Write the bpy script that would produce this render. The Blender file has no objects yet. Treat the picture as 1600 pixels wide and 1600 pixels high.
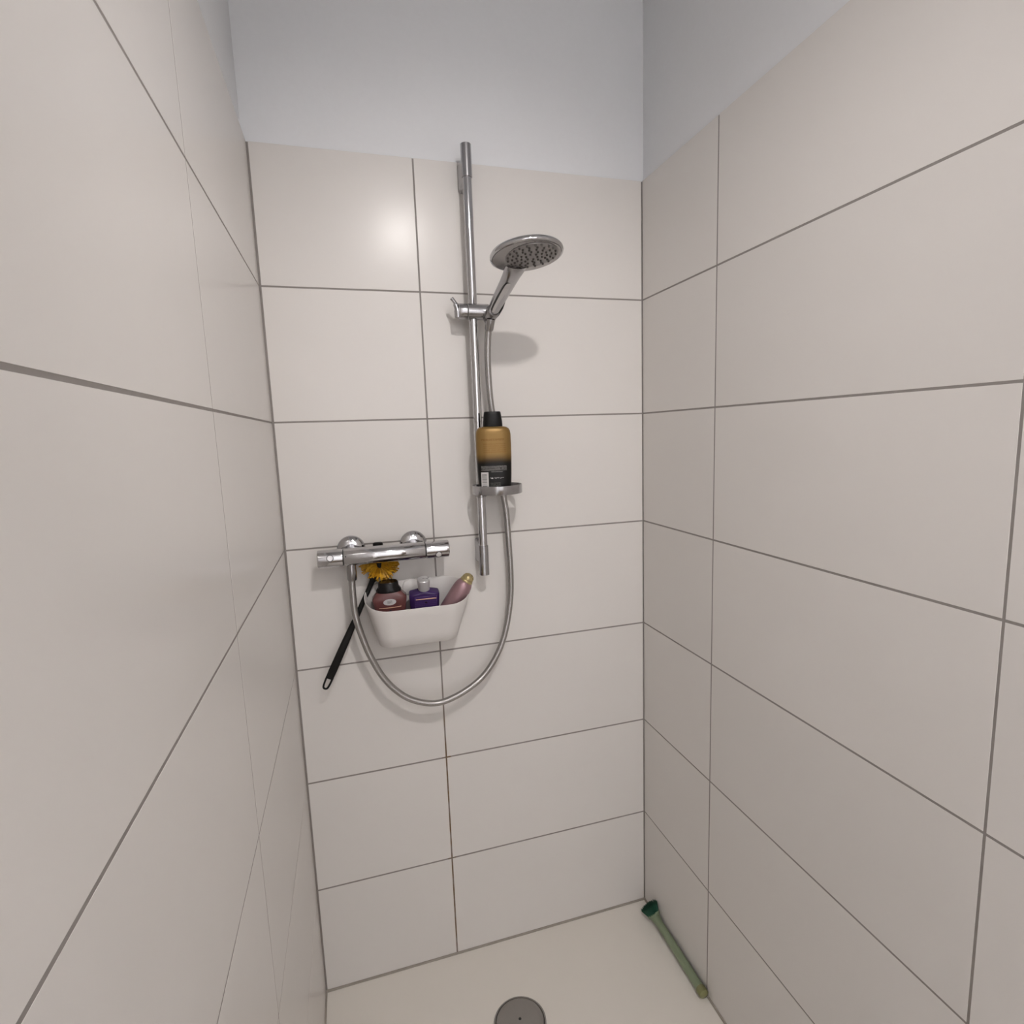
import bpy, bmesh, math, random
from mathutils import Vector, Matrix

random.seed(7)
S = bpy.context.scene
COL = S.collection

# ------------------------------------------------------------------ camera
cam_data = bpy.data.cameras.new('camera')
cam = bpy.data.objects.new('camera', cam_data)
COL.objects.link(cam)
F_PX, CX, CY = 899.79, 819.40, 806.05
PITCH, ROLL, YAW = -0.14347, -0.03356, -0.29142
rot = (Matrix.Rotation(YAW, 3, 'Z') @ Matrix.Rotation(PITCH, 3, 'X')
       @ Matrix.Rotation(math.pi / 2, 3, 'X') @ Matrix.Rotation(ROLL, 3, 'Z'))
cam.matrix_world = Matrix.Translation((0.16219, -1.44946, 1.45826)) @ rot.to_4x4()
cam_data.sensor_fit = 'HORIZONTAL'
cam_data.sensor_width = 36.0
cam_data.lens = 36.0 * F_PX / 1600.0
cam_data.shift_x = (800 - CX) / 1600.0
cam_data.shift_y = (CY - 800) / 1600.0
cam_data.clip_start = 0.01
S.camera = cam

# ------------------------------------------------------------------ world, light, exposure
LAMP = Vector((0.46, -1.42, 2.40))
LAMP_W = 34.0
FILL_W = 98.0
world = bpy.data.worlds.new('world')
S.world = world
world.use_nodes = True
world.node_tree.nodes['Background'].inputs[0].default_value = (0.75, 0.82, 0.95, 1)
world.node_tree.nodes['Background'].inputs[1].default_value = 0.4
S.view_settings.view_transform = 'Standard'
S.view_settings.look = 'None'
S.view_settings.gamma = 1.0
S.view_settings.use_curve_mapping = False
S.view_settings.exposure = 0.0
S.cycles.caustics_reflective = False
S.cycles.caustics_refractive = False


def light(name, kind, loc, power, color, size, rot=(0, 0, 0), shape='DISK', size_y=None):
    d = bpy.data.lights.new(name, kind)
    d.energy = power
    d.color = color
    if kind == 'AREA':
        d.shape = shape
        d.size = size
        if size_y:
            d.size_y = size_y
    else:
        d.shadow_soft_size = size
    o = bpy.data.objects.new(name, d)
    COL.objects.link(o)
    o.location = loc
    o.rotation_euler = rot
    return o


# added fill lamp, unseen round the corner; its light arrives off the white walls
FILL_LAMP = Vector((1.78, -2.25, 2.05))
light('fill_light', 'POINT', FILL_LAMP, FILL_W, (1.0, 0.958, 0.935), 0.09)

# ------------------------------------------------------------------ materials
def srgb(r, g, b):
    f = lambda c: (c / 255 / 12.92) if c / 255 <= 0.04045 else ((c / 255 + 0.055) / 1.055) ** 2.4
    return (f(r), f(g), f(b), 1.0)


class NT:
    """tiny helper around a node tree"""
    def __init__(self, name):
        self.m = bpy.data.materials.new(name)
        self.m.use_nodes = True
        self.t = self.m.node_tree
        self.b = self.t.nodes['Principled BSDF']

    def n(self, typ, **kw):
        nd = self.t.nodes.new(typ)
        for k, v in kw.items():
            setattr(nd, k, v)
        return nd

    def put(self, sock, v):
        if hasattr(v, 'is_output') or isinstance(v, bpy.types.NodeSocket):
            self.t.links.new(v, sock)
        else:
            sock.default_value = v

    def math(self, op, a, b=0.0, c=0.0):
        nd = self.n('ShaderNodeMath', operation=op)
        self.put(nd.inputs[0], a)
        self.put(nd.inputs[1], b)
        self.put(nd.inputs[2], c)
        return nd.outputs[0]

    def mix(self, f, a, b):
        nd = self.n('ShaderNodeMix', data_type='RGBA')
        self.put(nd.inputs[0], f)
        self.put(nd.inputs[6], a)
        self.put(nd.inputs[7], b)
        return nd.outputs[2]

    def obj(self):
        c = self.n('ShaderNodeTexCoord')
        s = self.n('ShaderNodeSeparateXYZ')
        self.t.links.new(c.outputs['Object'], s.inputs[0])
        self.co = c.outputs['Object']
        return s.outputs

    def noise(self, scale, detail=2.0, vec=None, rough=0.5):
        nd = self.n('ShaderNodeTexNoise')
        nd.inputs['Scale'].default_value = scale
        nd.inputs['Detail'].default_value = detail
        nd.inputs['Roughness'].default_value = rough
        if vec is not None:
            self.t.links.new(vec, nd.inputs['Vector'])
        return nd.outputs[0]

    def smooth(self, x, lo, hi):
        nd = self.n('ShaderNodeMapRange', interpolation_type='SMOOTHSTEP')
        self.put(nd.inputs[0], x)
        nd.inputs[1].default_value = lo
        nd.inputs[2].default_value = hi
        return nd.outputs[0]

    def bump(self, h, strength, dist=0.001):
        nd = self.n('ShaderNodeBump')
        nd.inputs['Strength'].default_value = strength
        nd.inputs['Distance'].default_value = dist
        self.put(nd.inputs['Height'], h)
        self.t.links.new(nd.outputs[0], self.b.inputs['Normal'])

    def rect(self, x, z, x0, x1, z0, z1):
        a = self.math('GREATER_THAN', x, x0)
        b = self.math('LESS_THAN', x, x1)
        c = self.math('GREATER_THAN', z, z0)
        d = self.math('LESS_THAN', z, z1)
        return self.math('MULTIPLY', self.math('MULTIPLY', a, b), self.math('MULTIPLY', c, d))


MATS = {}


def simple(name, col, rough=0.5, metal=0.0, vary=0.06, scale=40.0, bump=0.0, **extra):
    """plain procedural material: slight noise in tone and roughness"""
    k = NT(name)
    co = k.n('ShaderNodeTexCoord').outputs['Object']
    nz = k.noise(scale, 3.0, co)
    dark = tuple(c * (1 - vary) for c in col[:3]) + (1,)
    lite = tuple(min(1, c * (1 + vary)) for c in col[:3]) + (1,)
    k.put(k.b.inputs['Base Color'], k.mix(nz, dark, lite))
    r = k.n('ShaderNodeMapRange')
    k.put(r.inputs[0], nz)
    r.inputs[3].default_value = max(0, rough * 0.85)
    r.inputs[4].default_value = min(1, rough * 1.15)
    k.put(k.b.inputs['Roughness'], r.outputs[0])
    k.b.inputs['Metallic'].default_value = metal
    for kk, v in extra.items():
        k.b.inputs[kk.replace('_', ' ')].default_value = v
    if bump:
        k.bump(nz, bump)
    MATS[name] = k.m
    return k.m


simple('plaster', (0.852, 0.86, 0.878, 1), 0.75, vary=0.015, scale=90, bump=0.25)
simple('ceiling_paint', (0.82, 0.82, 0.82, 1), 0.8, vary=0.01, scale=60)
simple('tray_acrylic', (0.86, 0.815, 0.745, 1), 0.30, vary=0.002, scale=5)
simple('chrome', (0.52, 0.515, 0.525, 1), 0.07, metal=1.0, vary=0.03, scale=30)
simple('chrome_satin', (0.43, 0.425, 0.435, 1), 0.20, metal=1.0, vary=0.03, scale=30)
simple('chrome_dull', (0.34, 0.33, 0.33, 1), 0.22, metal=1.0, vary=0.06, scale=60)
simple('seam_black', (0.02, 0.02, 0.02, 1), 0.5)
simple('black_plastic', (0.006, 0.0055, 0.0055, 1), 0.42, Specular_IOR_Level=0.22)
simple('black_gloss', (0.006, 0.005, 0.0055, 1), 0.22, Specular_IOR_Level=0.25)
simple('basket_plastic', (0.80, 0.77, 0.745, 1), 0.38, vary=0.01, scale=20)
simple('spray_face', (0.25, 0.235, 0.225, 1), 0.35, metal=0.3)
simple('face_chrome', (0.30, 0.285, 0.28, 1), 0.20, metal=0.9, vary=0.10, scale=18)
simple('nozzle_rubber', (0.10, 0.09, 0.085, 1), 0.5)
simple('green_bristle', (0.012, 0.075, 0.045, 1), 0.5, vary=0.3, scale=200)
simple('olive_cap', (0.20, 0.20, 0.085, 1), 0.3)
simple('yellow_bristle', (0.62, 0.33, 0.018, 1), 0.45, vary=0.3, scale=120)
simple('yellow_bristle_dark', (0.40, 0.19, 0.012, 1), 0.45, vary=0.3, scale=120)
simple('gold_cap', (0.42, 0.34, 0.17, 1), 0.28, metal=0.5)
simple('silver_cap', (0.72, 0.71, 0.71, 1), 0.28, metal=0.45)
simple('pink_metal', (0.34, 0.205, 0.225, 1), 0.32, metal=0.35)
simple('steel_drain', (0.30, 0.28, 0.26, 1), 0.42, metal=0.25)
simple('door_paint', (0.10, 0.075, 0.06, 1), 0.5)
simple('room_floor', (0.12, 0.09, 0.06, 1), 0.45, vary=0.15, scale=14)
simple('green_plastic', (0.30, 0.37, 0.23, 1), 0.3, vary=0.05, scale=20,
       Transmission_Weight=0.25)
simple('handle_inlay', (0.50, 0.49, 0.49, 1), 0.12, metal=1.0, vary=0.02)
simple('caulk', (0.33, 0.295, 0.255, 1), 0.6, vary=0.15, scale=25)

# tile: satin glazed ceramic, warm white, very slightly wavy
k = NT('tile_glaze')
co = k.n('ShaderNodeTexCoord').outputs['Object']
info = k.n('ShaderNodeObjectInfo')
nz = k.noise(3.0, 2.0, co)
c1 = k.mix(nz, (0.780, 0.748, 0.716, 1), (0.810, 0.778, 0.746, 1))
c2 = k.mix(info.outputs['Random'], (0.97, 0.97, 0.97, 1), (1, 1, 1, 1))
mx = k.n('ShaderNodeMix', data_type='RGBA', blend_type='MULTIPLY')
mx.inputs[0].default_value = 1.0
k.put(mx.inputs[6], c1)
k.put(mx.inputs[7], c2)
k.put(k.b.inputs['Base Color'], mx.outputs[2])
k.b.inputs['Roughness'].default_value = 0.24
k.b.inputs['IOR'].default_value = 1.30
k.bump(k.noise(9.0, 1.0, co), 0.10, 0.002)
MATS['tile'] = k.m

# grout: grey, with brown stains low down on the joints
k = NT('grout')
o = k.obj()
nz = k.noise(14.0, 3.0, k.co)
geo = k.n('ShaderNodeNewGeometry')
sp = k.n('ShaderNodeSeparateXYZ')
k.t.links.new(geo.outputs['Position'], sp.inputs[0])
base = k.mix(k.noise(60.0, 2.0, k.co), (0.265, 0.24, 0.225, 1), (0.325, 0.298, 0.28, 1))
near = k.math('MULTIPLY', k.math('LESS_THAN', k.math('ABSOLUTE', k.math('SUBTRACT', sp.outputs[0], 0.3548)), 0.012), k.math('GREATER_THAN', sp.outputs[1], -0.01))
amt = k.math('ADD', k.math('MULTIPLY', near, 0.85), 0.12)
stain = k.math('MULTIPLY', k.math('MULTIPLY', k.smooth(nz, 0.34, 0.56), amt), k.math('SUBTRACT', 1.0, k.smooth(sp.outputs[2], 0.55, 0.95)))
k.put(k.b.inputs['Base Color'], k.mix(stain, base, (0.16, 0.095, 0.04, 1)))
k.b.inputs['Roughness'].default_value = 0.85
MATS['grout'] = k.m

# hose: metal-effect plastic with fine rings running round it (stretch along V of the UV map)
k = NT('hose_metal')
uv = k.n('ShaderNodeTexCoord').outputs['UV']
s = k.n('ShaderNodeSeparateXYZ')
k.t.links.new(uv, s.inputs[0])
w = k.math('SINE', k.math('MULTIPLY', s.outputs[1], 2 * math.pi / 0.0025))
k.b.inputs['Base Color'].default_value = (0.40, 0.385, 0.375, 1)
k.b.inputs['Metallic'].default_value = 0.9
k.b.inputs['Roughness'].default_value = 0.26
k.bump(w, 0.25, 0.0004)
MATS['hose'] = k.m


def shampoo_mat():
    """gold at the shoulder fading to black, with fine print and a barcode panel"""
    k = NT('gold_black_print')
    o = k.obj()
    x, z = o[0], o[2]
    g = k.smooth(z, 0.070, 0.098)
    col = k.mix(g, (0.005, 0.0045, 0.004, 1), (0.25, 0.150, 0.048, 1))
    sep = k.n('ShaderNodeCombineXYZ')
    k.put(sep.inputs[0], k.math('MULTIPLY', x, 900.0))
    front = k.math('LESS_THAN', o[1], -0.004)

    def print_block(col, x0, x1, z0, z1, rows, ink, thr=0.42, freq=900.0, amount=1.0):
        pitch = (z1 - z0) / rows
        r = k.math('DIVIDE', k.math('SUBTRACT', z, z0), pitch)
        row = k.math('FLOOR', r)
        fr = k.math('FRACT', r)
        on = k.math('GREATER_THAN', fr, 0.42)
        cx = k.n('ShaderNodeCombineXYZ')
        k.put(cx.inputs[0], k.math('MULTIPLY', x, freq))
        k.put(cx.inputs[1], k.math('MULTIPLY', row, 7.3))
        k.put(cx.inputs[2], k.math('MULTIPLY', z, freq * 0.8))
        nz = k.noise(1.0, 1.0, cx.outputs[0])
        ch = k.math('GREATER_THAN', nz, thr)
        m = k.math('MULTIPLY', k.math('MULTIPLY', on, ch), k.rect(x, z, x0, x1, z0, z1))
        m = k.math('MULTIPLY', m, front)
        return k.mix(k.math('MULTIPLY', m, amount), col, ink)
    col = print_block(col, -0.030, 0.024, 0.122, 0.130, 1, (0.19, 0.095, 0.02, 1), freq=420, amount=0.8)
    col = print_block(col, -0.026, 0.027, 0.095, 0.119, 5, (0.22, 0.115, 0.03, 1), freq=700, amount=0.7)
    col = print_block(col, -0.033, 0.028, 0.054, 0.066, 5, (0.22, 0.21, 0.20, 1), freq=900)
    col = print_block(col, -0.010, 0.018, 0.050, 0.053, 1, (0.22, 0.21, 0.20, 1), freq=900)
    col = print_block(col, -0.013, 0.020, 0.0335, 0.0385, 1, (0.62, 0.60, 0.58, 1), thr=0.52, freq=330)
    col = print_block(col, -0.013, 0.012, 0.014, 0.026, 4, (0.10, 0.10, 0.09, 1), freq=900)
    # white panel with grey bars lying across it
    pan = k.math('MULTIPLY', k.rect(x, z, -0.0335, -0.0165, 0.008, 0.0515), front)
    col = k.mix(pan, col, (0.60, 0.58, 0.57, 1))
    bars = k.math('GREATER_THAN', k.math('SINE', k.math('MULTIPLY', z, 2 * math.pi / 0.0030)), -0.1)
    bz = k.n('ShaderNodeCombineXYZ')
    k.put(bz.inputs[2], k.math('MULTIPLY', z, 300.0))
    bars = k.math('MULTIPLY', bars, k.math('GREATER_THAN', k.noise(1.0, 0.0, bz.outputs[0]), 0.42))
    bm = k.math('MULTIPLY', k.math('MULTIPLY', bars, front), k.rect(x, z, -0.0315, -0.0205, 0.012, 0.0485))
    col = k.mix(bm, col, (0.16, 0.155, 0.15, 1))
    k.put(k.b.inputs['Base Color'], col)
    k.b.inputs['Roughness'].default_value = 0.36
    k.b.inputs['Specular IOR Level'].default_value = 0.25
    k.put(k.b.inputs['Metallic'], k.math('MULTIPLY', g, 0.35))
    MATS['shampoo'] = k.m


shampoo_mat()


def bath_mat(name, base, line, zl, spot=None):
    """translucent coloured gel bottle body"""
    k = NT(name)
    o = k.obj()
    nz = k.noise(25.0, 2.0, k.co)
    k.put(k.b.inputs['Base Color'], k.mix(nz, tuple(c * 0.9 for c in base) + (1,), tuple(c * 1.1 for c in base) + (1,)))
    k.b.inputs['Roughness'].default_value = 0.22
    k.b.inputs['Transmission Weight'].default_value = 0.12
    MATS[name] = k.m


bath_mat('rose_gel', (0.170, 0.062, 0.060), None, 0)
bath_mat('purple_gel', (0.060, 0.026, 0.135), None, 0)


def purple_label():
    k = NT('purple_label')
    o = k.obj()
    x, z = o[0], o[2]
    r = k.math('FRACT', k.math('DIVIDE', z, 0.0052))
    cx = k.n('ShaderNodeCombineXYZ')
    k.put(cx.inputs[0], k.math('MULTIPLY', x, 500.0))
    k.put(cx.inputs[2], k.math('MULTIPLY', z, 400.0))
    m = k.math('MULTIPLY', k.math('GREATER_THAN', r, 0.55), k.math('GREATER_THAN', k.noise(1.0, 1.0, cx.outputs[0]), 0.47))
    k.put(k.b.inputs['Base Color'], k.mix(k.math('MULTIPLY', m, 0.6), (0.075, 0.034, 0.165, 1), (0.15, 0.09, 0.24, 1)))
    k.b.inputs['Roughness'].default_value = 0.3
    MATS['purple_label'] = k.m


purple_label()
simple('copper_line', (0.62, 0.36, 0.24, 1), 0.3, metal=0.4)
simple('dark_mark', (0.03, 0.012, 0.02, 1), 0.5)


def seal_mat():
    """round white seal with a grey printed square in it"""
    k = NT('white_seal')
    o = k.obj()
    x, z = o[0], o[2]
    sq = k.rect(x, z, -0.0055, 0.0055, -0.004, 0.004)
    nz = k.math('GREATER_THAN', k.noise(700.0, 1.0, k.co), 0.47)
    k.put(k.b.inputs['Base Color'], k.mix(k.math('MULTIPLY', sq, k.math('MULTIPLY', nz, 0.9)), (0.62, 0.60, 0.60, 1), (0.25, 0.24, 0.24, 1)))
    k.b.inputs['Roughness'].default_value = 0.4
    MATS['seal'] = k.m


seal_mat()

k = NT('lamp_glow')
k.b.inputs['Base Color'].default_value = (1, 1, 1, 1)
k.b.inputs['Emission Color'].default_value = (1.0, 0.93, 0.86, 1)
k.b.inputs['Emission Strength'].default_value = 3.0
MATS['glow'] = k.m


# ------------------------------------------------------------------ object helpers
def mesh_obj(name, bm, mat, parent=None, smooth=True, loc=None, autosmooth=35):
    me = bpy.data.meshes.new(name)
    bmesh.ops.recalc_face_normals(bm, faces=bm.faces)
    if smooth:
        lim = math.radians(autosmooth)
        for f in bm.faces:
            f.smooth = True
        for e in bm.edges:
            if len(e.link_faces) == 2 and e.calc_face_angle(0) > lim:
                e.smooth = False
    bm.to_mesh(me)
    bm.free()
    me.materials.append(MATS[mat])
    o = bpy.data.objects.new(name, me)
    COL.objects.link(o)
    if loc is not None:
        o.location = loc
    if parent is not None:
        o.parent = parent
    return o


def tag(o, label, cat=None, group=None, kind=None):
    o['label'] = label
    if cat:
        o['category'] = cat
    if group:
        o['group'] = group
    if kind:
        o['kind'] = kind
    return o


def struct(o, label=None):
    o['kind'] = 'structure'
    if label:
        o['label'] = label
    return o


def thing(name, label, cat, loc=(0, 0, 0), rot=(0, 0, 0), group=None):
    e = bpy.data.objects.new(name, None)
    e.empty_display_size = 0.02
    COL.objects.link(e)
    e.location = loc
    e.rotation_euler = rot
    tag(e, label, cat, group)
    return e


def box(bm, lo, hi, bevel=0.0, seg=2):
    r = bmesh.ops.create_cube(bm, size=1.0)
    vs = r['verts']
    lo, hi = Vector(lo), Vector(hi)
    for v in vs:
        v.co = Vector(((lo.x + hi.x) / 2 + v.co.x * (hi.x - lo.x), (lo.y + hi.y) / 2 + v.co.y * (hi.y - lo.y),
                       (lo.z + hi.z) / 2 + v.co.z * (hi.z - lo.z)))
    if bevel:
        es = list({e for v in vs for e in v.link_edges})
        bmesh.ops.bevel(bm, geom=es, offset=bevel, segments=seg, profile=0.5, affect='EDGES')
    return bm


def new(): return bmesh.new()


def frame(d):
    d = Vector(d).normalized()
    up = Vector((0, 0, 1)) if abs(d.z) < 0.95 else Vector((0, 1, 0))
    a = d.cross(up).normalized()
    b = a.cross(d).normalized()
    return a, b, d


def loft(bm, loops, cap0=True, cap1=True, closed=True):
    """loops: lists of points of equal length"""
    rows = [[bm.verts.new(p) for p in lp] for lp in loops]
    n = len(rows[0])
    for r0, r1 in zip(rows, rows[1:]):
        for i in range(n if closed else n - 1):
            j = (i + 1) % n
            bm.faces.new((r0[i], r0[j], r1[j], r1[i]))
    if cap0:
        bm.faces.new(rows[0][::-1])
    if cap1:
        bm.faces.new(rows[-1])
    return rows


def lathe(bm, prof, origin, axis, seg=32, cap0=True, cap1=True):
    """prof: list of (radius, distance along axis)"""
    a, b, d = frame(axis)
    o = Vector(origin)
    loops = []
    for r, h in prof:
        r = max(r, 1e-5)
        loops.append([o + d * h + a * (r * math.cos(2 * math.pi * i / seg)) + b * (r * math.sin(2 * math.pi * i / seg)) for i in range(seg)])
    loft(bm, loops, cap0, cap1)
    return bm


def catmull(pts, sub=8):
    P = [Vector(p) for p in pts]
    P = [P[0] * 2 - P[1]] + P + [P[-1] * 2 - P[-2]]
    out = []
    for i in range(1, len(P) - 2):
        p0, p1, p2, p3 = P[i - 1], P[i], P[i + 1], P[i + 2]
        for s in range(sub):
            t = s / sub
            out.append(0.5 * ((2 * p1) + (p2 - p0) * t + (2 * p0 - 5 * p1 + 4 * p2 - p3) * t * t + (3 * p1 - p0 - 3 * p2 + p3) * t ** 3))
    out.append(P[-2])
    return out


def tube(bm, path, rad, seg=16, uv=False):
    """sweep with parallel transport; rad: number or list"""
    n = len(path)
    tang = []
    for i in range(n):
        tang.append((path[min(i + 1, n - 1)] - path[max(i - 1, 0)]).normalized())
    a, b, _ = frame(tang[0])
    loops, dist, L = [], [], 0.0
    for i in range(n):
        if i:
            L += (path[i] - path[i - 1]).length
            ax = tang[i - 1].cross(tang[i])
            if ax.length > 1e-8:
                R = Matrix.Rotation(tang[i - 1].angle(tang[i]), 3, ax.normalized())
                a, b = R @ a, R @ b
        r = rad[i] if isinstance(rad, (list, tuple)) else rad
        dist.append(L)
        loops.append([path[i] + a * (r * math.cos(2 * math.pi * j / seg)) + b * (r * math.sin(2 * math.pi * j / seg)) for j in range(seg)])
    rows = loft(bm, loops)
    if uv:
        lay = bm.loops.layers.uv.new('UVMap')
        idx = {}
        for i, r in enumerate(rows):
            for j, v in enumerate(r):
                idx[v] = (i, j)
        for f in bm.faces:
            for lp in f.loops:
                i, j = idx[lp.vert]
                lp[lay].uv = (j / seg, dist[i])
    return bm


def rrect(x0, x1, y0, y1, r, z, seg=8):
    """rounded rectangle loop; z: number or function(x, y)"""
    pts = []
    r = min(r, (x1 - x0) / 2 - 1e-5, (y1 - y0) / 2 - 1e-5)
    for cx, cy, a0 in ((x1 - r, y1 - r, 0), (x0 + r, y1 - r, 90), (x0 + r, y0 + r, 180), (x1 - r, y0 + r, 270)):
        for i in range(seg + 1):
            a = math.radians(a0 + 90 * i / seg)
            x, y = cx + r * math.cos(a), cy + r * math.sin(a)
            pts.append(Vector((x, y, z(x, y) if callable(z) else z)))
    return pts


def superloop(w, d, z, p=2.6, n=40, cx=0.0, cy=0.0):
    pts = []
    for i in range(n):
        t = 2 * math.pi * i / n
        c, s = math.cos(t), math.sin(t)
        pts.append(Vector((cx + w / 2 * math.copysign(abs(c) ** (2 / p), c), cy + d / 2 * math.copysign(abs(s) ** (2 / p), s), z)))
    return pts


# ------------------------------------------------------------------ the room shell
W = 0.9485            # clear width between the tiled side walls
H = 2.56              # ceiling
PL = 0.009            # plaster stands back behind the tile face
ROW = 0.30
TOP = 2.098
J = 0.0040            # joint width
DEPTH = 1.87          # tiled depth of the shower

bm = new(); box(bm, (-0.15, PL, -0.1), (W + 0.15, 0.15, H + 0.1))
wall_back = struct(mesh_obj('wall_back', bm, 'plaster', smooth=False), 'white plastered wall above white tiles behind the shower')
bm = new(); box(bm, (-0.15, -3.6, -0.1), (-PL, PL, H + 0.1))
wall_left = struct(mesh_obj('wall_left', bm, 'plaster', smooth=False), 'white tiled side wall on the left of the shower')
bm = new(); box(bm, (W + PL, -DEPTH - 0.0, -0.1), (W + 0.15, PL, H + 0.1))
wall_right = struct(mesh_obj('wall_right', bm, 'plaster', smooth=False), 'white tiled side wall on the right of the shower')
bm = new(); box(bm, (W + 0.15, -DEPTH, -0.1), (2.2, -DEPTH + 0.14, H + 0.1))
struct(mesh_obj('wall_return', bm, 'plaster', smooth=False))
bm = new(); box(bm, (2.2, -3.6, -0.1), (2.35, -DEPTH + 0.14, H + 0.1))
struct(mesh_obj('wall_far_right', bm, 'plaster', smooth=False))
bm = new(); box(bm, (-0.15, -3.6, -0.1), (2.35, -3.45, H + 0.1))
wall_front = struct(mesh_obj('wall_front', bm, 'plaster', smooth=False))
bm = new(); box(bm, (-0.15, -3.6, H), (2.35, 0.15, H + 0.1))
struct(mesh_obj('ceiling', bm, 'ceiling_paint', smooth=False))
bm = new(); box(bm, (-0.15, -3.6, -0.14), (2.35, -1.262, -0.002))
box(bm, (-0.15, -1.262, -0.14), (2.35, 0.15, -0.05))
struct(mesh_obj('floor', bm, 'room_floor', smooth=False))

# door in the wall behind the camera
door = bpy.data.objects.new('door_1', None); COL.objects.link(door); struct(door)
bm = new(); box(bm, (1.27, -3.45, 0), (2.09, -3.41, 2.03), 0.003)
mesh_obj('door_leaf', bm, 'door_paint', door)
for lo, hi in (((1.20, -3.45, 0), (1.27, -3.40, 2.10)), ((2.09, -3.45, 0), (2.16, -3.40, 2.10)), ((1.27, -3.45, 2.03), (2.09, -3.40, 2.10))):
    bm = new(); box(bm, lo, hi, 0.003); mesh_obj('door_frame', bm, 'ceiling_paint', door)
bm = new(); tube(bm, [Vector((1.34, -3.41, 1.05)), Vector((1.34, -3.36, 1.05))], 0.009)
tube(bm, catmull([(1.335, -3.36, 1.05), (1.40, -3.355, 1.05), (1.46, -3.36, 1.05)]), 0.008)
mesh_obj('door_handle', bm, 'chrome_satin', door)

# ---- tiles: every one its own object, sharing mesh data where sizes agree
tile_cache = {}


def tile_mesh(w, h):
    key = (round(w, 4), round(h, 4))
    if key not in tile_cache:
        bm = new()
        box(bm, (-w / 2, 0.0, -h / 2), (w / 2, 0.0085, h / 2), 0.00025, 1)
        for f in bm.faces:
            f.smooth = False
        me = bpy.data.meshes.new('tile')
        bmesh.ops.recalc_face_normals(bm, faces=bm.faces)
        bm.to_mesh(me); bm.free()
        me.materials.append(MATS['tile'])
        tile_cache[key] = me
    return tile_cache[key]


def put_tile(wall, u0, u1, z0, z1, place, rz):
    me = tile_mesh(u1 - u0, z1 - z0)
    o = bpy.data.objects.new('tile', me)
    COL.objects.link(o)
    x, y = place((u0 + u1) / 2)
    t = random.uniform(-0.0004, 0.0004)
    o.location = (x, y, (z0 + z1) / 2)
    o.rotation_euler = (0, 0, rz)
    o.parent = wall


rows = [(r * ROW, (r + 1) * ROW) for r in range(7)]
j = J / 2


def lay(wall, cols, place, rz, first_gap, last_gap):
    for r, (z0, z1) in enumerate(rows):
        a = 0.004 if r == 0 else z0 + j
        b = TOP if r == 6 else z1 - j
        for c, (u0, u1) in enumerate(cols):
            put_tile(wall, u0 + (first_gap if c == 0 else j), u1 - (last_gap if c == len(cols) - 1 else j), a, b, place, rz)


# local tile: face at y=0 facing -y, body towards +y
lay(wall_back, [(0, 0.3548), (0.3548, W)], lambda u: (u, 0.0), 0.0, 0.0045, 0.0030)
YL = [0, 0.6138, 1.2314, DEPTH]
lay(wall_left, [(a, b) for a, b in zip(YL, YL[1:])], lambda u: (0.0, -u), math.pi / 2, 0.001, 0.0)
YR = [0, 0.3288, 0.9464, 1.564, DEPTH]
lay(wall_right, [(a, b) for a, b in zip(YR, YR[1:])], lambda u: (W, -u), -math.pi / 2, 0.002, 0.0)

G = 0.0003            # grout stands this far behind the tile face
bm = new(); box(bm, (0, G, 0), (W, PL, TOP - 0.001)); mesh_obj('grout', bm, 'grout', wall_back, smooth=False)
bm = new(); box(bm, (-PL, -DEPTH, 0), (-G, 0, TOP - 0.001)); mesh_obj('grout', bm, 'grout', wall_left, smooth=False)
bm = new(); box(bm, (W + G, -DEPTH, 0), (W + PL, 0, TOP - 0.001)); mesh_obj('grout', bm, 'grout', wall_right, smooth=False)

# ------------------------------------------------------------------ shower tray with sealant
tray = thing('shower_tray', 'flat white shower tray between the tiled walls', 'shower tray', (0.47, -0.62, -0.03))
TY = -1.26


def local(o, pts):
    return [Vector(p) - Vector(o) for p in pts]


DC = Vector((0.4690, -0.241, 0.0))
bm = new()
seg = 48
ring = [Vector((DC.x + 0.066 * math.cos(2 * math.pi * i / seg), DC.y + 0.066 * math.sin(2 * math.pi * i / seg), 0)) for i in range(seg)]
outer = []
for i in range(seg):
    a = 2 * math.pi * i / seg
    c, s_ = math.cos(a), math.sin(a)
    tx = ((W - 0.002 - DC.x) / c if c > 0 else (0.002 - DC.x) / c) if abs(c) > 1e-6 else 1e9
    ty = ((-0.002 - DC.y) / s_ if s_ > 0 else (TY - DC.y) / s_) if abs(s_) > 1e-6 else 1e9
    t = min(tx, ty)
    outer.append(Vector((DC.x + c * t, DC.y + s_ * t, 0)))
for cx_, cy_ in ((W - 0.002, -0.002), (0.002, -0.002), (0.002, TY), (W - 0.002, TY)):
    best = min(range(seg), key=lambda i: (outer[i] - Vector((cx_, cy_, 0))).length)
    outer[best] = Vector((cx_, cy_, 0))
well = [Vector((p.x, p.y, -0.02)) for p in ring]
skirt = [Vector((p.x, p.y, -0.045)) for p in outer]
O = Vector(tray.location)
loft(bm, [[p - O for p in lp] for lp in (skirt, outer, ring, well)], True, True)
mesh_obj('tray_surface', bm, 'tray_acrylic', tray, autosmooth=30)


def bead(path, name='sealant'):
    bm = new(); tube(bm, [Vector(p) - O for p in path], 0.0042, 10)
    mesh_obj(name, bm, 'caulk', tray)


bead([(0.0, 0.0, 0.001), (W, 0.0, 0.001)])
bead([(0.0, 0.0, 0.001), (0.0, TY, 0.001)])
bead([(W, 0.0, 0.001), (W, TY, 0.001)])

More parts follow.
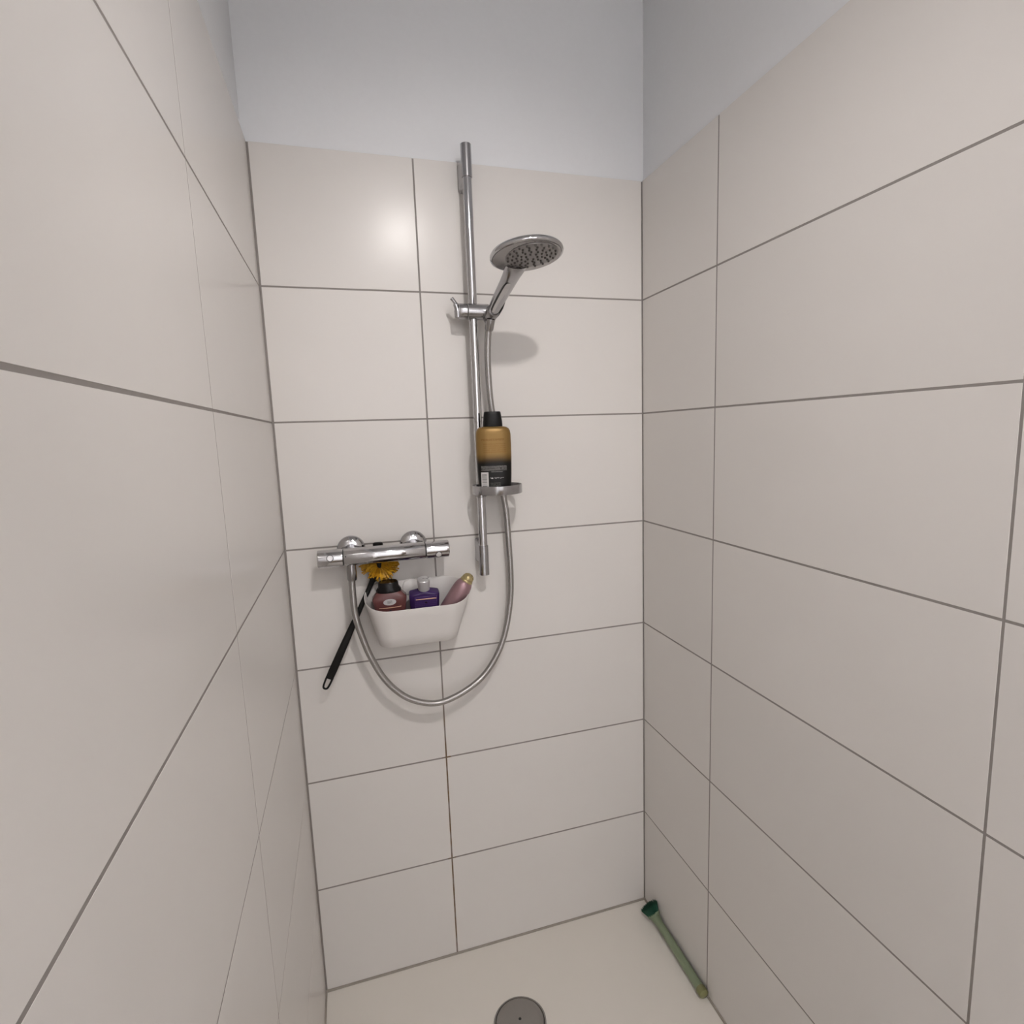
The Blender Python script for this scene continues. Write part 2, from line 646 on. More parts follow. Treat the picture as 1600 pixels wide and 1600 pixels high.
drain = thing('shower_drain', 'round grey drain cover with a small hole, set in the white tray', 'drain', DC)
bm = new(); lathe(bm, [(0.0038, 0.000), (0.0038, 0.0090), (0.012, 0.0089), (0.035, 0.0080), (0.050, 0.0064), (0.0580, 0.0042), (0.0600, 0.0005)], (0, 0, 0), (0, 0, 1), 56, False, False)
mesh_obj('drain_cover', bm, 'steel_drain', drain, autosmooth=60)
bm = new(); lathe(bm, [(0.0655, -0.018), (0.0655, 0.0006), (0.0618, 0.0012), (0.0604, -0.018)], (0, 0, 0), (0, 0, 1), 56, True, True)
mesh_obj('drain_rim', bm, 'steel_drain', drain)
bm = new(); lathe(bm, [(0.0037, -0.001), (0.0037, 0.0086)], (0, 0, 0), (0, 0, 1), 16)
mesh_obj('centre_hole', bm, 'seam_black', drain)

# ------------------------------------------------------------------ ceiling lamp (above and behind the camera)
LAIM = (Vector((0.43, 0.0, 1.06)) - LAMP).normalized()
lamp = thing('ceiling_lamp', 'small white ceiling spotlight aimed at the shower wall', 'lamp', (LAMP.x, LAMP.y, H))
lc = LAMP - Vector((LAMP.x, LAMP.y, H))
back = lc - LAIM * 0.045
bm = new(); lathe(bm, [(0.05, 0.0), (0.05, -0.018), (0.046, -0.022)], (0, 0, 0), (0, 0, 1), 32); mesh_obj('ceiling_plate', bm, 'ceiling_paint', lamp)
bm = new(); tube(bm, [Vector((back.x, back.y, -0.02)), back], 0.007, 14); mesh_obj('stem', bm, 'ceiling_paint', lamp)
bm = new(); lathe(bm, [(0.012, -0.085), (0.034, -0.075), (0.036, -0.006), (0.033, -0.006), (0.033, -0.012)], lc, LAIM, 32); mesh_obj('lamp_housing', bm, 'ceiling_paint', lamp)
bm = new(); lathe(bm, [(0.032, -0.016), (0.032, -0.011)], lc, LAIM, 32); mesh_obj('lamp_lens', bm, 'glow', lamp)
sp_l = light('lamp_light', 'SPOT', LAMP, LAMP_W, (1.0, 0.955, 0.93), 0.026)
sp_l.data.spot_size = math.radians(88)
sp_l.data.spot_blend = 1.0
sp_l.rotation_euler = LAIM.to_track_quat('-Z', 'Y').to_euler()
rl = thing('added_fill_lamp', 'unseen fill lamp added in the room beyond the shower', 'lamp', (FILL_LAMP.x, FILL_LAMP.y, H))  # fixture for the fill light, added out of view to brighten the shower
dz = FILL_LAMP.z - H
bm = new(); lathe(bm, [(0.05, 0.0), (0.05, -0.02), (0.046, -0.024)], (0, 0, 0), (0, 0, 1), 32); mesh_obj('ceiling_plate', bm, 'ceiling_paint', rl)
bm = new(); lathe(bm, [(0.004, -0.02), (0.004, dz + 0.13)], (0, 0, 0), (0, 0, 1), 12); mesh_obj('cord', bm, 'ceiling_paint', rl)
bm = new(); lathe(bm, [(0.02, dz + 0.14), (0.05, dz + 0.135), (0.055, dz + 0.10), (0.05, dz + 0.10)], (0, 0, 0), (0, 0, 1), 32); mesh_obj('lamp_holder', bm, 'ceiling_paint', rl)

# ------------------------------------------------------------------ shower rail
BX, BY = 0.4708, -0.050
rail = thing('shower_rail', 'tall chrome shower rail mounted upright on the tiled wall', 'shower rail', (BX, BY, 1.104))
bm = new(); lathe(bm, [(0.0107, 0.03), (0.0107, 0.985)], (0, 0, 0), (0, 0, 1), 32); mesh_obj('bar', bm, 'chrome', rail)
for z0, z1, b0, b1, nm in ((0.941, 1.013, 0.928, 0.985, 'top'), (0.0, 0.076, 0.030, 0.084, 'bottom')):
    bm = new(); lathe(bm, [(0.0116, z0), (0.0124, z0 + 0.0008), (0.0124, z1 - 0.0008), (0.0116, z1)], (0, 0, 0), (0, 0, 1), 32)
    br = mesh_obj('end_sleeve', bm, 'chrome_satin', rail)
    bm = new()
    loft(bm, [rrect(-0.0112, 0.0112, b0 - 0.004, b1 + 0.004, 0.006, 0.0), rrect(-0.0108, 0.0108, b0, b1, 0.006, 0.03), rrect(-0.0100, 0.0100, b0 + 0.002, b1 - 0.002, 0.006, 0.0495)])
    for v in bm.verts:       # built in x,y ; turn so that z runs from the wall to the bar
        v.co = Vector((v.co.x, 0.0495 - v.co.z, v.co.y))
    mesh_obj('wall_bracket', bm, 'chrome_satin', br)

# slider that holds the hand shower
SZ = 1.7465 - 1.104
sl = None
bm = new()
lathe(bm, [(0.0170, -0.0155), (0.0185, -0.0140), (0.0185, 0.036), (0.0170, 0.038)], (0, -0.004, SZ), (1, 0, 0), 36)
sl = mesh_obj('slider', bm, 'chrome_satin', rail)
bm = new(); lathe(bm, [(0.0175, -0.0168), (0.0175, -0.0150)], (0, -0.004, SZ), (1, 0, 0), 36); mesh_obj('seam', bm, 'seam_black', sl)
bm = new(); lathe(bm, [(0.0180, -0.0168), (0.0182, -0.034), (0.0165, -0.0365)], (0, -0.004, SZ), (1, 0, 0), 36)
kn = mesh_obj('clamp_knob', bm, 'chrome_satin', rail)
bm = new()
tube(bm, catmull([(-0.037, -0.004, SZ - 0.014), (-0.0385, -0.005, SZ + 0.004), (-0.043, -0.006, SZ + 0.018), (-0.0515, -0.008, SZ + 0.029)], 6), [0.008] * 6 + [0.0065] * 6 + [0.0045] * 7, 14)
mesh_obj('release_lever', bm, 'chrome_satin', kn)

# ------------------------------------------------------------------ hand shower
hs_o = Vector((0.5092, -0.085, 1.7402))
neck = Vector((0.5230, -0.212, 1.7915))
hand = thing('hand_shower', 'chrome hand shower with a wide round head, tilted out from its rail', 'hand shower', hs_o)
hd = (neck - hs_o)
ax = hd.normalized()
HC = Vector((0.5365, -0.280, 1.8105)) - hs_o      # centre of the spray face
nrm = Vector((0.065, -0.145, -1.0)).normalized()    # spray direction
RH = 0.0750
# handle: oval, swelling towards the head
side = ax.cross(nrm).normalized()
upv = side.cross(ax).normalized()
if upv.z < 0:
    upv = -upv
loops = []
for t, w_, d_ in ((-0.20, 0.0105, 0.0105), (-0.10, 0.0115, 0.0115), (0.0, 0.0130, 0.0122), (0.12, 0.0142, 0.0128), (0.45, 0.0170, 0.0125), (0.80, 0.0190, 0.0120), (1.0, 0.0210, 0.0115), (1.12, 0.0235, 0.0105), (1.22, 0.0240, 0.0075)):
    c = hd * t
    if t > 0.9:
        c = c + nrm * (0.010 * (t - 0.9) / 0.32) * 0.0
    loops.append([c + side * (w_ * math.cos(2 * math.pi * i / 28)) + upv * (d_ * math.sin(2 * math.pi * i / 28)) for i in range(28)])
bm = new(); loft(bm, loops); hnd = mesh_obj('handle', bm, 'chrome_satin', hand, autosmooth=60)
# inlay plate with its dark outline on the underside of the handle
for nm, mat, sc, lift in (('inlay_seam', 'seam_black', 1.0, 0.0112), ('inlay_plate', 'handle_inlay', 0.80, 0.0122)):
    bm = new()
    lp0, lp1 = [], []
    n = 28
    for i in range(n):
        t = 2 * math.pi * i / n
        c, s_ = math.cos(t), math.sin(t)
        u = 0.52 + 0.40 * (0.985 if sc < 1 else 1.0) * math.copysign(abs(c) ** 0.45, c)
        v = 0.0092 * sc * math.copysign(abs(s_) ** 0.6, s_)
        p = hd * u + side * (v - 0.0050)
        lp0.append(p - upv * (lift - 0.004))
        lp1.append(p - upv * lift)
    loft(bm, [lp0, lp1]); mesh_obj(nm, bm, mat, hnd)
# head shell: lathe about the spray axis
bm = new()
lathe(bm, [(0.018, -0.0235), (0.045, -0.0190), (0.064, -0.0140), (0.0725, -0.0098), (0.0750, -0.0062), (0.0752, -0.0025), (0.0742, -0.0003), (0.0715, 0.0005), (0.0705, -0.0005)], HC, nrm, 64)
head = mesh_obj('head_shell', bm, 'chrome', hand, autosmooth=50)
bm = new(); lathe(bm, [(0.0703, -0.002), (0.0701, 0.0008), (0.050, 0.0030), (0.020, 0.0040), (0.0001, 0.0042)], HC, nrm, 64)
face = mesh_obj('spray_face', bm, 'face_chrome', hand, autosmooth=60)
a_, b_, d_ = frame(nrm)
off = Vector((0.55, -0.83, 0.0))
off = (off - nrm * off.dot(nrm)).normalized()
NC = HC + off * 0.012
bm = new(); lathe(bm, [(0.054, 0.000), (0.0535, 0.0034), (0.030, 0.0045), (0.0001, 0.0050)], NC, nrm, 56)
plate = mesh_obj('nozzle_plate', bm, 'spray_face', face, autosmooth=60)
noz = new()
for rr, cnt in ((0.049, 20), (0.040, 16), (0.031, 14), (0.022, 10), (0.012, 6)):
    for i in range(cnt):
        t = 2 * math.pi * (i + (0.5 if int(rr * 1000) % 2 else 0)) / cnt + random.uniform(-0.05, 0.05)
        p = NC + a_ * (rr * math.cos(t)) + b_ * (rr * math.sin(t)) + d_ * (0.0034 + 0.0012 * (1 - rr / 0.055))
        lathe(noz, [(0.0024, -0.001), (0.0021, 0.0026), (0.0011, 0.0034)], p, nrm, 8)
nz_o = mesh_obj('spray_nozzles', noz, 'nozzle_rubber', face)
nz_o['kind'] = 'stuff'
# dark holder cone at the foot of the handle
bm = new(); lathe(bm, [(0.0135, -0.030), (0.0150, -0.022), (0.0158, 0.008), (0.0145, 0.010)], (0, 0, 0), hd, 28)
mesh_obj('holder_cone', bm, 'chrome_dull', hand)
bm = new(); tube(bm, [hd * -0.17 + side * 0.008 - upv * 0.003, hd * 0.0 + side * 0.0130 - upv * 0.003, hd * 0.17 + side * 0.0148 - upv * 0.003, hd * 0.32 + side * 0.0160 - upv * 0.002], [0.0055, 0.0056, 0.0045, 0.0016], 14)  # black tapered sliver along one side of the handle foot
mesh_obj('black_wedge', bm, 'black_plastic', hand)

# ------------------------------------------------------------------ hose
HP = [(0.1493, -0.065, 1.1382), (0.1483, -0.065, 1.1305), (0.1481, -0.066, 1.092), (0.1498, -0.066, 1.0448), (0.1595, -0.066, 0.996), (0.1776, -0.065, 0.9351), (0.2067, -0.064, 0.8729), (0.247, -0.062, 0.8237), (0.2906, -0.06, 0.7966), (0.3367, -0.055, 0.7845), (0.3842, -0.05, 0.7931), (0.43, -0.045, 0.813), (0.4665, -0.04, 0.8403), (0.5006, -0.036, 0.8865), (0.5247, -0.033, 0.9438), (0.5407, -0.03, 1.0195), (0.545, -0.03, 1.0882), (0.5431, -0.03, 1.1737), (0.5395, -0.03, 1.2578), (0.5341, -0.031, 1.2997), (0.5252, -0.035, 1.3981), (0.5157, -0.04, 1.478), (0.5075, -0.045, 1.525), (0.5024, -0.052, 1.5785), (0.4999, -0.06, 1.6381), (0.501, -0.068, 1.689), (0.5056, -0.077, 1.7198)]
ho = Vector(HP[0])
hose = thing('shower_hose', 'grey metallic shower hose hanging in a loop from mixer to hand shower', 'shower hose', ho)
bm = new(); tube(bm, [p - ho for p in catmull(HP, 8)], 0.0078, 18, uv=True); mesh_obj('hose_tube', bm, 'hose', hose)
bm = new(); lathe(bm, [(0.0085, 0.022), (0.0105, 0.021), (0.0112, 0.012), (0.0112, -0.006), (0.0100, -0.010)], (0, 0, 0), Vector(HP[1]) - ho + Vector((0, 0, 0)) if False else (0, 0, 1), 28)
mesh_obj('hose_nut', bm, 'chrome_dull', hose)
bm = new(); lathe(bm, [(0.0090, -0.020), (0.0105, -0.016), (0.0108, 0.006)], Vector(HP[-1]) - ho, Vector(HP[-1]) - Vector(HP[-2]), 24)
mesh_obj('hose_cone', bm, 'chrome_dull', hose)

# ------------------------------------------------------------------ thermostatic mixer
mo = Vector((0.2290, -0.066, 1.1845))
mixer = thing('shower_mixer', 'horizontal chrome thermostatic mixer bar on the tiled wall', 'mixer tap', mo)
RX = (1, 0, 0)
xs0, xs1 = 0.1335 - mo.x, 0.3225 - mo.x
xe0, xe1 = 0.0765 - mo.x, 0.3800 - mo.x
bm = new(); lathe(bm, [(0.0200, xs0 + 0.001), (0.0206, xs0 + 0.002), (0.0206, xs1 - 0.002), (0.0200, xs1 - 0.001)], (0, 0, 0), RX, 48)
mesh_obj('mixer_body', bm, 'chrome', mixer)
for x in (xs0, xs1):
    bm = new(); lathe(bm, [(0.0192, x - 0.002), (0.0192, x + 0.002)], (0, 0, 0), RX, 40); mesh_obj('seam', bm, 'seam_black', mixer)
for x0, x1, bx, ang in ((xe0, xs0 - 0.001, 0.1045 - mo.x, 12), (xs1 + 0.001, xe1, 0.3530 - mo.x, -28)):
    bm = new(); lathe(bm, [(0.0190, x0), (0.0206, x0 + 0.0015), (0.0208, x0 + 0.003), (0.0208, x1 - 0.003), (0.0206, x1 - 0.0015), (0.0190, x1)], (0, 0, 0), RX, 48)
    hk = mesh_obj('control_handle', bm, 'chrome', mixer)
    d = Vector((0, -math.cos(math.radians(ang)), math.sin(math.radians(ang))))
    bm = new(); lathe(bm, [(0.0066, 0.018), (0.0066, 0.0218), (0.0060, 0.0226)], (bx, 0, 0), d, 28)
    mesh_obj('button', bm, 'silver_cap', hk)
    bm = new(); lathe(bm, [(0.0078, 0.0180), (0.0078, 0.0213)], (bx, 0, 0), d, 28)
    mesh_obj('button_ring', bm, 'seam_black', hk)
for x in (0.1520, 0.3020):
    bm = new(); lathe(bm, [(0.0340, 0.0), (0.0340, 0.0025), (0.0320, 0.0060), (0.0250, 0.0110), (0.0165, 0.0140), (0.0140, 0.0140)], (x - mo.x, -0.0005 - mo.y, 0.0055), (0, -1, 0), 48)
    mesh_obj('wall_rosette', bm, 'chrome', mixer, autosmooth=50)
    bm = new(); lathe(bm, [(0.0135, 0.012), (0.0135, 0.050)], (x - mo.x, -mo.y, 0.0035), (0, -1, 0), 28)
    mesh_obj('inlet', bm, 'chrome_dull', mixer)
bm = new(); lathe(bm, [(0.0105, -0.014), (0.0105, -0.0255)], (0.1495 - mo.x, 0, 0), (0, 0, 1), 28); mesh_obj('hose_outlet', bm, 'chrome_dull', mixer)
bm = new(); lathe(bm, [(0.0014, 0.0195), (0.0014, 0.0210)], (0.1385 - mo.x, 0, 0), (0, -0.97, 0.25), 12); mesh_obj('temperature_mark', bm, 'seam_black', mixer)

# ------------------------------------------------------------------ soap dish on the rail
so = Vector((0.5070, -0.0745, 1.3130))
dish = thing('soap_dish', 'round chrome-rimmed soap dish clipped on the rail, holding a bottle', 'soap dish', so)
RD = 0.0615
bm = new(); lathe(bm, [(RD - 0.0022, 0.0), (RD - 0.0008, 0.0), (RD, 0.0012), (RD, 0.0205), (RD - 0.0008, 0.0215), (RD - 0.0018, 0.0215), (RD - 0.0022, 0.0208)], (0, 0, 0), (0, 0, 1), 72, False, False)
bm.verts.ensure_lookup_table()
n = 72
vs = list(bm.verts)
for i in range(n):
    bm.faces.new((vs[i], vs[(i + 1) % n], vs[6 * n + (i + 1) % n], vs[6 * n + i]))
mesh_obj('dish_rim', bm, 'chrome_satin', dish)
# floor of the dish: the front part only, open behind for rail and hose
bm = new()
yc = 0.0098
lo_, hi_ = [], []
a0 = math.asin(yc / (RD - 0.002))
for i in range(49):
    t = math.pi - a0 + (math.pi + 2 * a0) * i / 48
    lo_.append(Vector(((RD - 0.002) * math.cos(t), (RD - 0.002) * math.sin(t), 0.001)))
    hi_.append(Vector(((RD - 0.002) * math.cos(t), (RD - 0.002) * math.sin(t), 0.0035)))
loft(bm, [lo_, hi_]); mesh_obj('dish_floor', bm, 'chrome_dull', dish)
bm = new(); lathe(bm, [(0.0112, -0.010), (0.0140, -0.008), (0.0140, 0.012), (0.0112, 0.014)], (BX - so.x, BY - so.y, 0), (0, 0, 1), 28)
mesh_obj('rail_clip', bm, 'chrome_dull', dish)

# ------------------------------------------------------------------ bottle on the dish
bo = Vector((0.4960, -0.0985, so.z + 0.0036))
b = thing('shampoo_bottle', 'gold and black bottle with a black cap standing on the soap dish', 'bottle', bo, (0, 0, math.radians(-9)))
HB = 0.1585
bm = new()
prof = [(0.070, 0.036, 0.0), (0.0755, 0.0405, 0.003), (0.0780, 0.042, 0.012), (0.0815, 0.0435, 0.045), (0.0840, 0.0445, 0.085), (0.0845, 0.0445, 0.115), (0.0835, 0.044, 0.140), (0.0810, 0.042, 0.1480), (0.0750, 0.039, 0.1535), (0.0640, 0.034, 0.1570), (0.050, 0.029, HB)]
loft(bm, [superloop(w_, d_, z, 2.9, 56) for w_, d_, z in prof])
mesh_obj('bottle_body', bm, 'shampoo', b, autosmooth=50)
bm = new()
prof = [(0.0460, 0.0300, HB - 0.001), (0.0468, 0.0306, HB + 0.002), (0.0455, 0.0300, HB + 0.012), (0.0415, 0.0285, HB + 0.028), (0.0395, 0.0275, HB + 0.0335), (0.0370, 0.0255, HB + 0.0350)]
loft(bm, [superloop(w_, d_, z, 2.6, 48) for w_, d_, z in prof])
mesh_obj('bottle_cap', bm, 'black_plastic', b, autosmooth=40)

# ------------------------------------------------------------------ basket stuck to the wall
ko = Vector((0.3000, -0.002, 0.960))
basket = thing('storage_basket', 'white plastic basket stuck to the wall below the mixer, holding bottles', 'basket', ko)


def rimz(x, y):
    t = min(1, max(0, -y / 0.125))
    base = 0.1415 - 0.0430 * t
    bump = 0.016 * math.exp(-((x + 0.012) / 0.036) ** 4) * max(0, 1 - t * 3.0)
    return base + bump


def bloop(s, inset, zoff=0.0):
    """s = 0 at the bottom, 1 at the rim"""
    x0 = -0.0985 - 0.0290 * s + inset
    x1 = 0.0900 + 0.0340 * s - inset
    yf = -0.094 - 0.031 * s + inset
    yb = -0.0010 - inset
    r = 0.034 + 0.022 * s - inset
    lp = rrect(x0, x1, yf, yb, r, 0.0, 10)
    # back corners tighter: pull the loop to the wall there
    out = []
    for p in lp:
        out.append(Vector((p.x, p.y, rimz(p.x, p.y) * s + zoff)))
    return out


bm = new()
T = 0.0022
loops = [bloop(0.0, 0.006, 0.0), bloop(0.0, 0.002, 0.0006), bloop(0.02, 0.0), bloop(0.25, 0.0), bloop(0.5, 0.0), bloop(0.75, 0.0), bloop(0.985, 0.0),
         bloop(1.0, 0.0006, 0.0004), bloop(1.0, T - 0.0004, 0.0004), bloop(0.98, T), bloop(0.6, T), bloop(0.3, T), bloop(0.04, T + 0.001), bloop(0.02, 0.006, 0.0)]
loft(bm, loops)
mesh_obj('basket_shell', bm, 'basket_plastic', basket, autosmooth=50)
bm = new(); lathe(bm, [(0.021, 0.0), (0.019, 0.004), (0.010, 0.006), (0.006, 0.0075)], (-0.012, -0.0032, 0.122), (0, -1, 0), 32)
mesh_obj('suction_mount', bm, 'basket_plastic', basket)

# rose bottle, black cap
zf = 0.960 + 0.0034
b1 = thing('shower_gel_bottle', 'dark rose bottle with a wide black cap in the white basket', 'bottle', (0.2355, -0.0500, zf), (math.radians(5), math.radians(-1.5), math.radians(-4)))
bm = new()
for_prof = [(0.046, 0.034, 0.0, 4), (0.050, 0.038, 0.004, 4.5), (0.0680, 0.040, 0.070, 5), (0.0815, 0.040, 0.112, 5), (0.0800, 0.0395, 0.1155, 5), (0.060, 0.036, 0.1275, 4), (0.050, 0.033, 0.1300, 3.0)]
loft(bm, [superloop(w_, d_, z, p, 56) for w_, d_, z, p in for_prof])
body1 = mesh_obj('bottle_body', bm, 'rose_gel', b1, autosmooth=35)
bm = new()
loft(bm, [superloop(w_, d_, z, 2.3, 48) for w_, d_, z in ((0.050, 0.034, 0.1280), (0.0590, 0.0385, 0.1295), (0.0600, 0.0390, 0.1330), (0.0535, 0.0365, 0.1380), (0.0485, 0.0345, 0.1420), (0.0475, 0.0340, 0.1500), (0.0450, 0.0320, 0.1525), (0.0430, 0.0305, 0.1535))])
mesh_obj('bottle_cap', bm, 'black_gloss', b1, autosmooth=45)
fy1 = lambda z: -0.0201 if z < 0.118 else -0.0198 + (z - 0.119) * 0.15


def front_disc(name, mat, parent, cx, cz, rx, rz, y, th=0.0008, n=36):
    bm = new()
    lp = [Vector((rx * math.cos(2 * math.pi * i / n), 0, rz * math.sin(2 * math.pi * i / n))) for i in range(n)]
    loft(bm, [[p + Vector((0, th, 0)) for p in lp], [p + Vector((0, 0, 0)) for p in lp]])
    return mesh_obj(name, bm, mat, parent, loc=(cx, y, cz))


front_disc('white_seal', 'seal', b1, 0.0, 0.1075, 0.0150, 0.0078, -0.0208)
bm = new(); tube(bm, [Vector((x, -0.0200 + 6.0 * x * x * 0.25, 0.0930 + 1.6 * x * x)) for x in [(-0.026 + 0.052 * i / 12) for i in range(13)]], 0.0010, 8)
mesh_obj('copper_line', bm, 'copper_line', b1)
front_disc('dark_mark', 'dark_mark', b1, 0.0, 0.0850, 0.0035, 0.0028, -0.0206)

# purple bottle, silver cap
b2 = thing('bath_oil_bottle', 'purple bottle with a round silver cap between two other bottles in the basket', 'bottle', (0.3175, -0.0205, zf + 0.004), (math.radians(17), 0, math.radians(-3)))
bm = new()
loft(bm, [superloop(w_, d_, z, p, 56) for w_, d_, z, p in ((0.062, 0.027, 0.0, 5), (0.066, 0.030, 0.003, 5), (0.0725, 0.032, 0.09, 5), (0.0745, 0.032, 0.1120, 5), (0.0715, 0.031, 0.1160, 4.5), (0.050, 0.029, 0.1195, 3), (0.028, 0.028, 0.1220, 2.0), (0.026, 0.026, 0.1240, 2))])
mesh_obj('bottle_body', bm, 'purple_gel', b2, autosmooth=35)
bm = new(); lathe(bm, [(0.0125, 0.1230), (0.0138, 0.1240), (0.0158, 0.148), (0.0155, 0.1515), (0.0145, 0.1525), (0.0005, 0.1520)], (0, 0, 0), (0, 0, 1), 40)
mesh_obj('bottle_cap', bm, 'silver_cap', b2, autosmooth=40)
bm = new(); box(bm, (-0.0245, -0.0168, 0.040), (0.0300, -0.0152, 0.1125), 0.0006, 1)
mesh_obj('label_panel', bm, 'purple_label', b2, autosmooth=40)
bm = new(); box(bm, (-0.0215, -0.0176, 0.1038), (0.0280, -0.0166, 0.1062), 0.0003, 1)
mesh_obj('copper_line', bm, 'copper_line', b2)
front_disc('dark_mark', 'dark_mark', b2, 0.003, 0.0955, 0.0028, 0.0024, -0.0175)

# pink can, gold dome cap, leaning to the right
tilt = math.radians(34)
b3 = thing('pink_spray_can', 'dusty pink can with a gold dome cap leaning over the basket edge', 'can', (0.3330, -0.0705, 0.9775), (math.radians(5), tilt, 0))
bm = new(); lathe(bm, [(0.0180, 0.0), (0.0200, 0.003), (0.0210, 0.010), (0.0225, 0.06), (0.0228, 0.118), (0.0222, 0.130), (0.0205, 0.140), (0.0170, 0.1485), (0.0140, 0.1510)], (0, 0, 0), (0, 0, 1), 48)
mesh_obj('can_body', bm, 'pink_metal', b3, autosmooth=50)
bm = new(); lathe(bm, [(0.0158, 0.1485), (0.0162, 0.1500), (0.0158, 0.1540), (0.0145, 0.1550), (0.0148, 0.1560), (0.0142, 0.1615), (0.0112, 0.1670), (0.0064, 0.1700), (0.0002, 0.1710)], (0, 0, 0), (0, 0, 1), 40)
mesh_obj('dome_cap', bm, 'gold_cap', b3, autosmooth=50)

# ------------------------------------------------------------------ yellow headed brush behind the mixer
tip = Vector((0.0659, -0.050, 0.8632))
topp = Vector((0.2000, -0.033, 1.1230))
hc = Vector((0.2140, -0.0240, 1.1530))
br = thing('cleaning_brush', 'black handled brush with yellow bristles tucked up behind the mixer', 'brush', tip)
d0 = (topp - tip)
L0 = d0.length
ax0 = d0.normalized()
sx = ax0.cross(Vector((0, -1, 0))).normalized()
sn = sx.cross(ax0).normalized()


def flat_loop(c, w_, t_, n=20, p=2.8):
    out = []
    for i in range(n):
        t = 2 * math.pi * i / n
        a, b_ = math.cos(t), math.sin(t)
        out.append(c + sx * (w_ * math.copysign(abs(a) ** (2 / p), a)) + sn * (t_ * math.copysign(abs(b_) ** (2 / p), b_)))
    return out


bm = new()
loft(bm, [flat_loop(ax0 * s, w_, t_) for s, w_, t_ in ((0.028, 0.0092, 0.0042), (0.05, 0.0098, 0.0048), (0.12, 0.0090, 0.0050), (0.19, 0.0066, 0.0048), (0.26, 0.0056, 0.0044), (L0 - 0.010, 0.0068, 0.005), (L0 - 0.004, 0.0120, 0.008), (L0 + 0.004, 0.0125, 0.008))])
hn = mesh_obj('handle', bm, 'black_plastic', br)
bm = new()
pts = [(0.0072, 0.032), (0.0068, 0.018), (0.0058, 0.008), (0.0030, 0.0030), (-0.0030, 0.0030), (-0.0058, 0.008), (-0.0068, 0.018), (-0.0072, 0.032)]
tube(bm, catmull([sx * x + ax0 * s for x, s in pts], 6), 0.0024, 10)
mesh_obj('hanging_loop', bm, 'black_plastic', hn)
bm = new(); c0 = hc - tip
lathe(bm, [(0.004, -0.030), (0.007, -0.022), (0.0075, 0.010), (0.0080, 0.036), (0.0120, 0.040), (0.0120, 0.0505), (0.009, 0.0525)], c0, Vector((0.2150, -0.0190, 1.2030)) - hc, 20)
mesh_obj('brush_core', bm, 'black_plastic', br)
for nm, mat, cnt, rmin, rmax in (('bristles', 'yellow_bristle', 560, 0.036, 0.048), ('bristles', 'yellow_bristle_dark', 200, 0.026, 0.042)):
    bm = new()
    for i in range(cnt):
        t = random.uniform(0, 2 * math.pi)
        # fan roughly in the plane of the wall; below the mixer some tufts also splay forward
        d = Vector((math.cos(t), random.uniform(-0.75, 0.25) if math.sin(t) < 0.1 else random.gauss(-0.05, 0.15), math.sin(t)))
        d.normalize()
        if d.dot(-ax0) > 0.80 and d.y > -0.35:
            continue
        r = random.uniform(rmin, rmax) * (1.0 - 0.25 * max(0, -d.y)) * (1.08 if d.x > -0.2 else 0.98)
        p0 = c0 + d * 0.006
        p1 = c0 + d * r + Vector((random.gauss(0, .002), random.gauss(0, .001), random.gauss(0, .002)))
        wz = (p1 + tip).z
        if wz > 1.186:
            p1 = p0 + (p1 - p0) * ((1.186 - (p0 + tip).z) / (wz - (p0 + tip).z))
            wz = 1.186
        if wz > 1.150:
            p1.y = min(max(p1.y, -0.043 - tip.y), -0.004 - tip.y)
        p1.y = min(p1.y, -0.003 - tip.y)
        a, b_, dd = frame(p1 - p0)
        lp0 = [p0 + a * (0.0012 * math.cos(k_ * math.pi * 2 / 3)) + b_ * (0.0012 * math.sin(k_ * math.pi * 2 / 3)) for k_ in range(3)]
        lp1 = [p1 + a * (0.0021 * math.cos(k_ * math.pi * 2 / 3)) + b_ * (0.0021 * math.sin(k_ * math.pi * 2 / 3)) for k_ in range(3)]
        loft(bm, [lp0, lp1])
    o = mesh_obj(nm, bm, mat, br, smooth=False)
    o['kind'] = 'stuff'

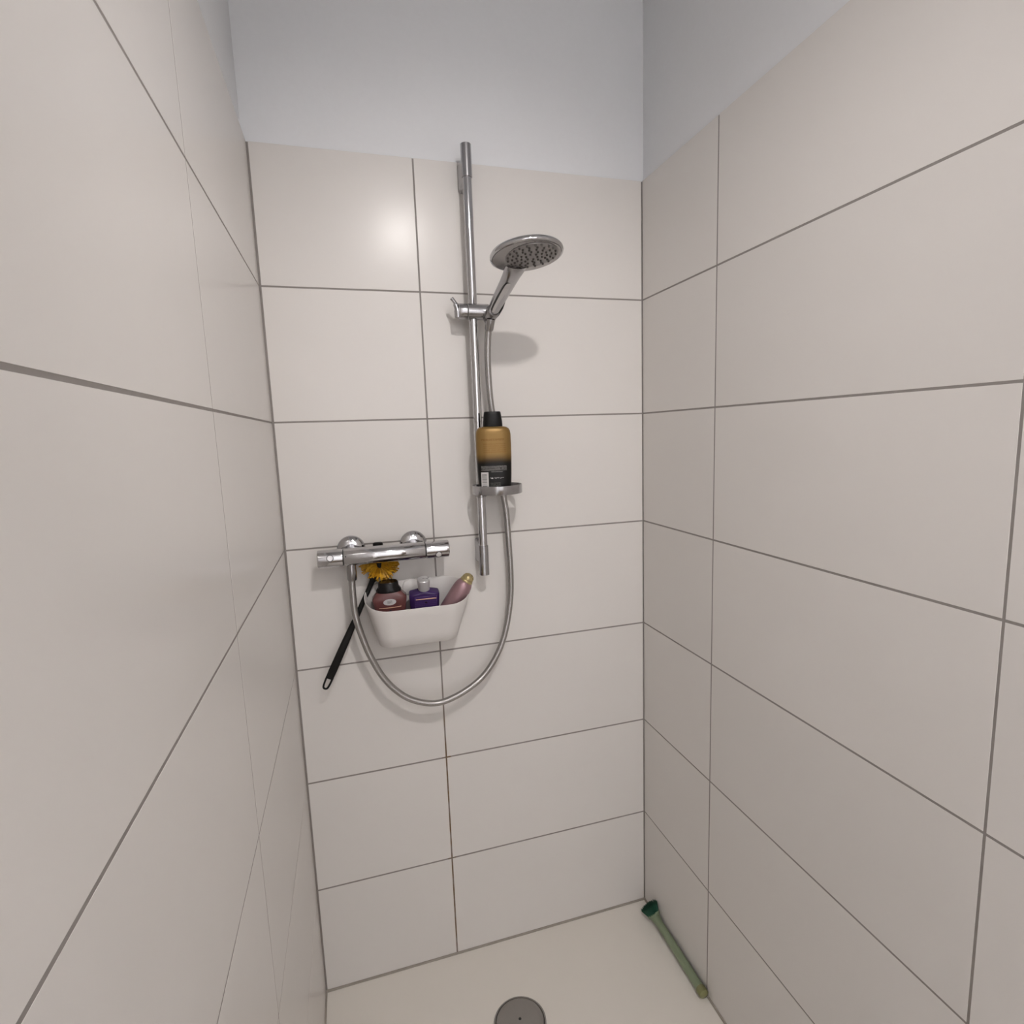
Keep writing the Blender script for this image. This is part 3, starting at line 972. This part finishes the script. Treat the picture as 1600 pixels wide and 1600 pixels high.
# ------------------------------------------------------------------ green brush lying in the corner
g0 = Vector((0.9335, -0.098, 0.0215))       # at the bristles
g1 = Vector((0.9345, -0.337, 0.0140))       # at the end cap
gb = thing('green_scrub_brush', 'green handled brush lying on the tray against the right wall', 'brush', g1)
gd = (g0 - g1)
bm = new(); lathe(bm, [(0.0112, 0.016), (0.0115, 0.05), (0.0112, gd.length - 0.05), (0.0108, gd.length - 0.02), (0.0125, gd.length - 0.006), (0.0145, gd.length + 0.006), (0.0145, gd.length + 0.010)], (0, 0, 0), gd, 32)
hn = mesh_obj('handle', bm, 'green_plastic', gb, autosmooth=50)
bm = new(); lathe(bm, [(0.0080, -0.003), (0.0125, 0.000), (0.0132, 0.004), (0.0132, 0.014), (0.0122, 0.0175)], (0, 0, 0), gd, 32)
mesh_obj('end_cap', bm, 'olive_cap', gb)
hb = g0 - g1
up = (gd.normalized() * 0.55 + Vector((-0.28, -0.1, 0.62))).normalized()
bm = new(); a, b_, dd = frame(up)
lathe(bm, [(0.012, -0.008), (0.0190, 0.000), (0.0200, 0.006), (0.0180, 0.009)], hb + gd.normalized() * 0.012, up, 32)
mesh_obj('brush_head', bm, 'green_plastic', gb)
bm = new()
base = hb + gd.normalized() * 0.012
for i in range(520):
    rr = 0.0185 * math.sqrt(random.random()); t = random.uniform(0, 2 * math.pi)
    p0 = base + a * (rr * math.cos(t)) + b_ * (rr * math.sin(t)) + up * 0.006
    sp_ = 1.48 + random.gauss(0, 0.06)
    p1 = base + a * (rr * sp_ * math.cos(t)) + b_ * (rr * sp_ * math.sin(t)) + up * (0.028 + random.gauss(0, 0.0014))
    if (p1 + g1).x > W - 0.0015: p1.x = W - 0.0015 - g1.x
    e1, e2, e3 = frame(p1 - p0)
    q = 0.0009
    loft(bm, [[p + e1 * (q * math.cos(k_ * math.pi * 2 / 3)) + e2 * (q * math.sin(k_ * math.pi * 2 / 3)) for k_ in range(3)] for p in (p0, p1)])
o = mesh_obj('bristles', bm, 'green_bristle', gb, smooth=False)
o['kind'] = 'stuff'
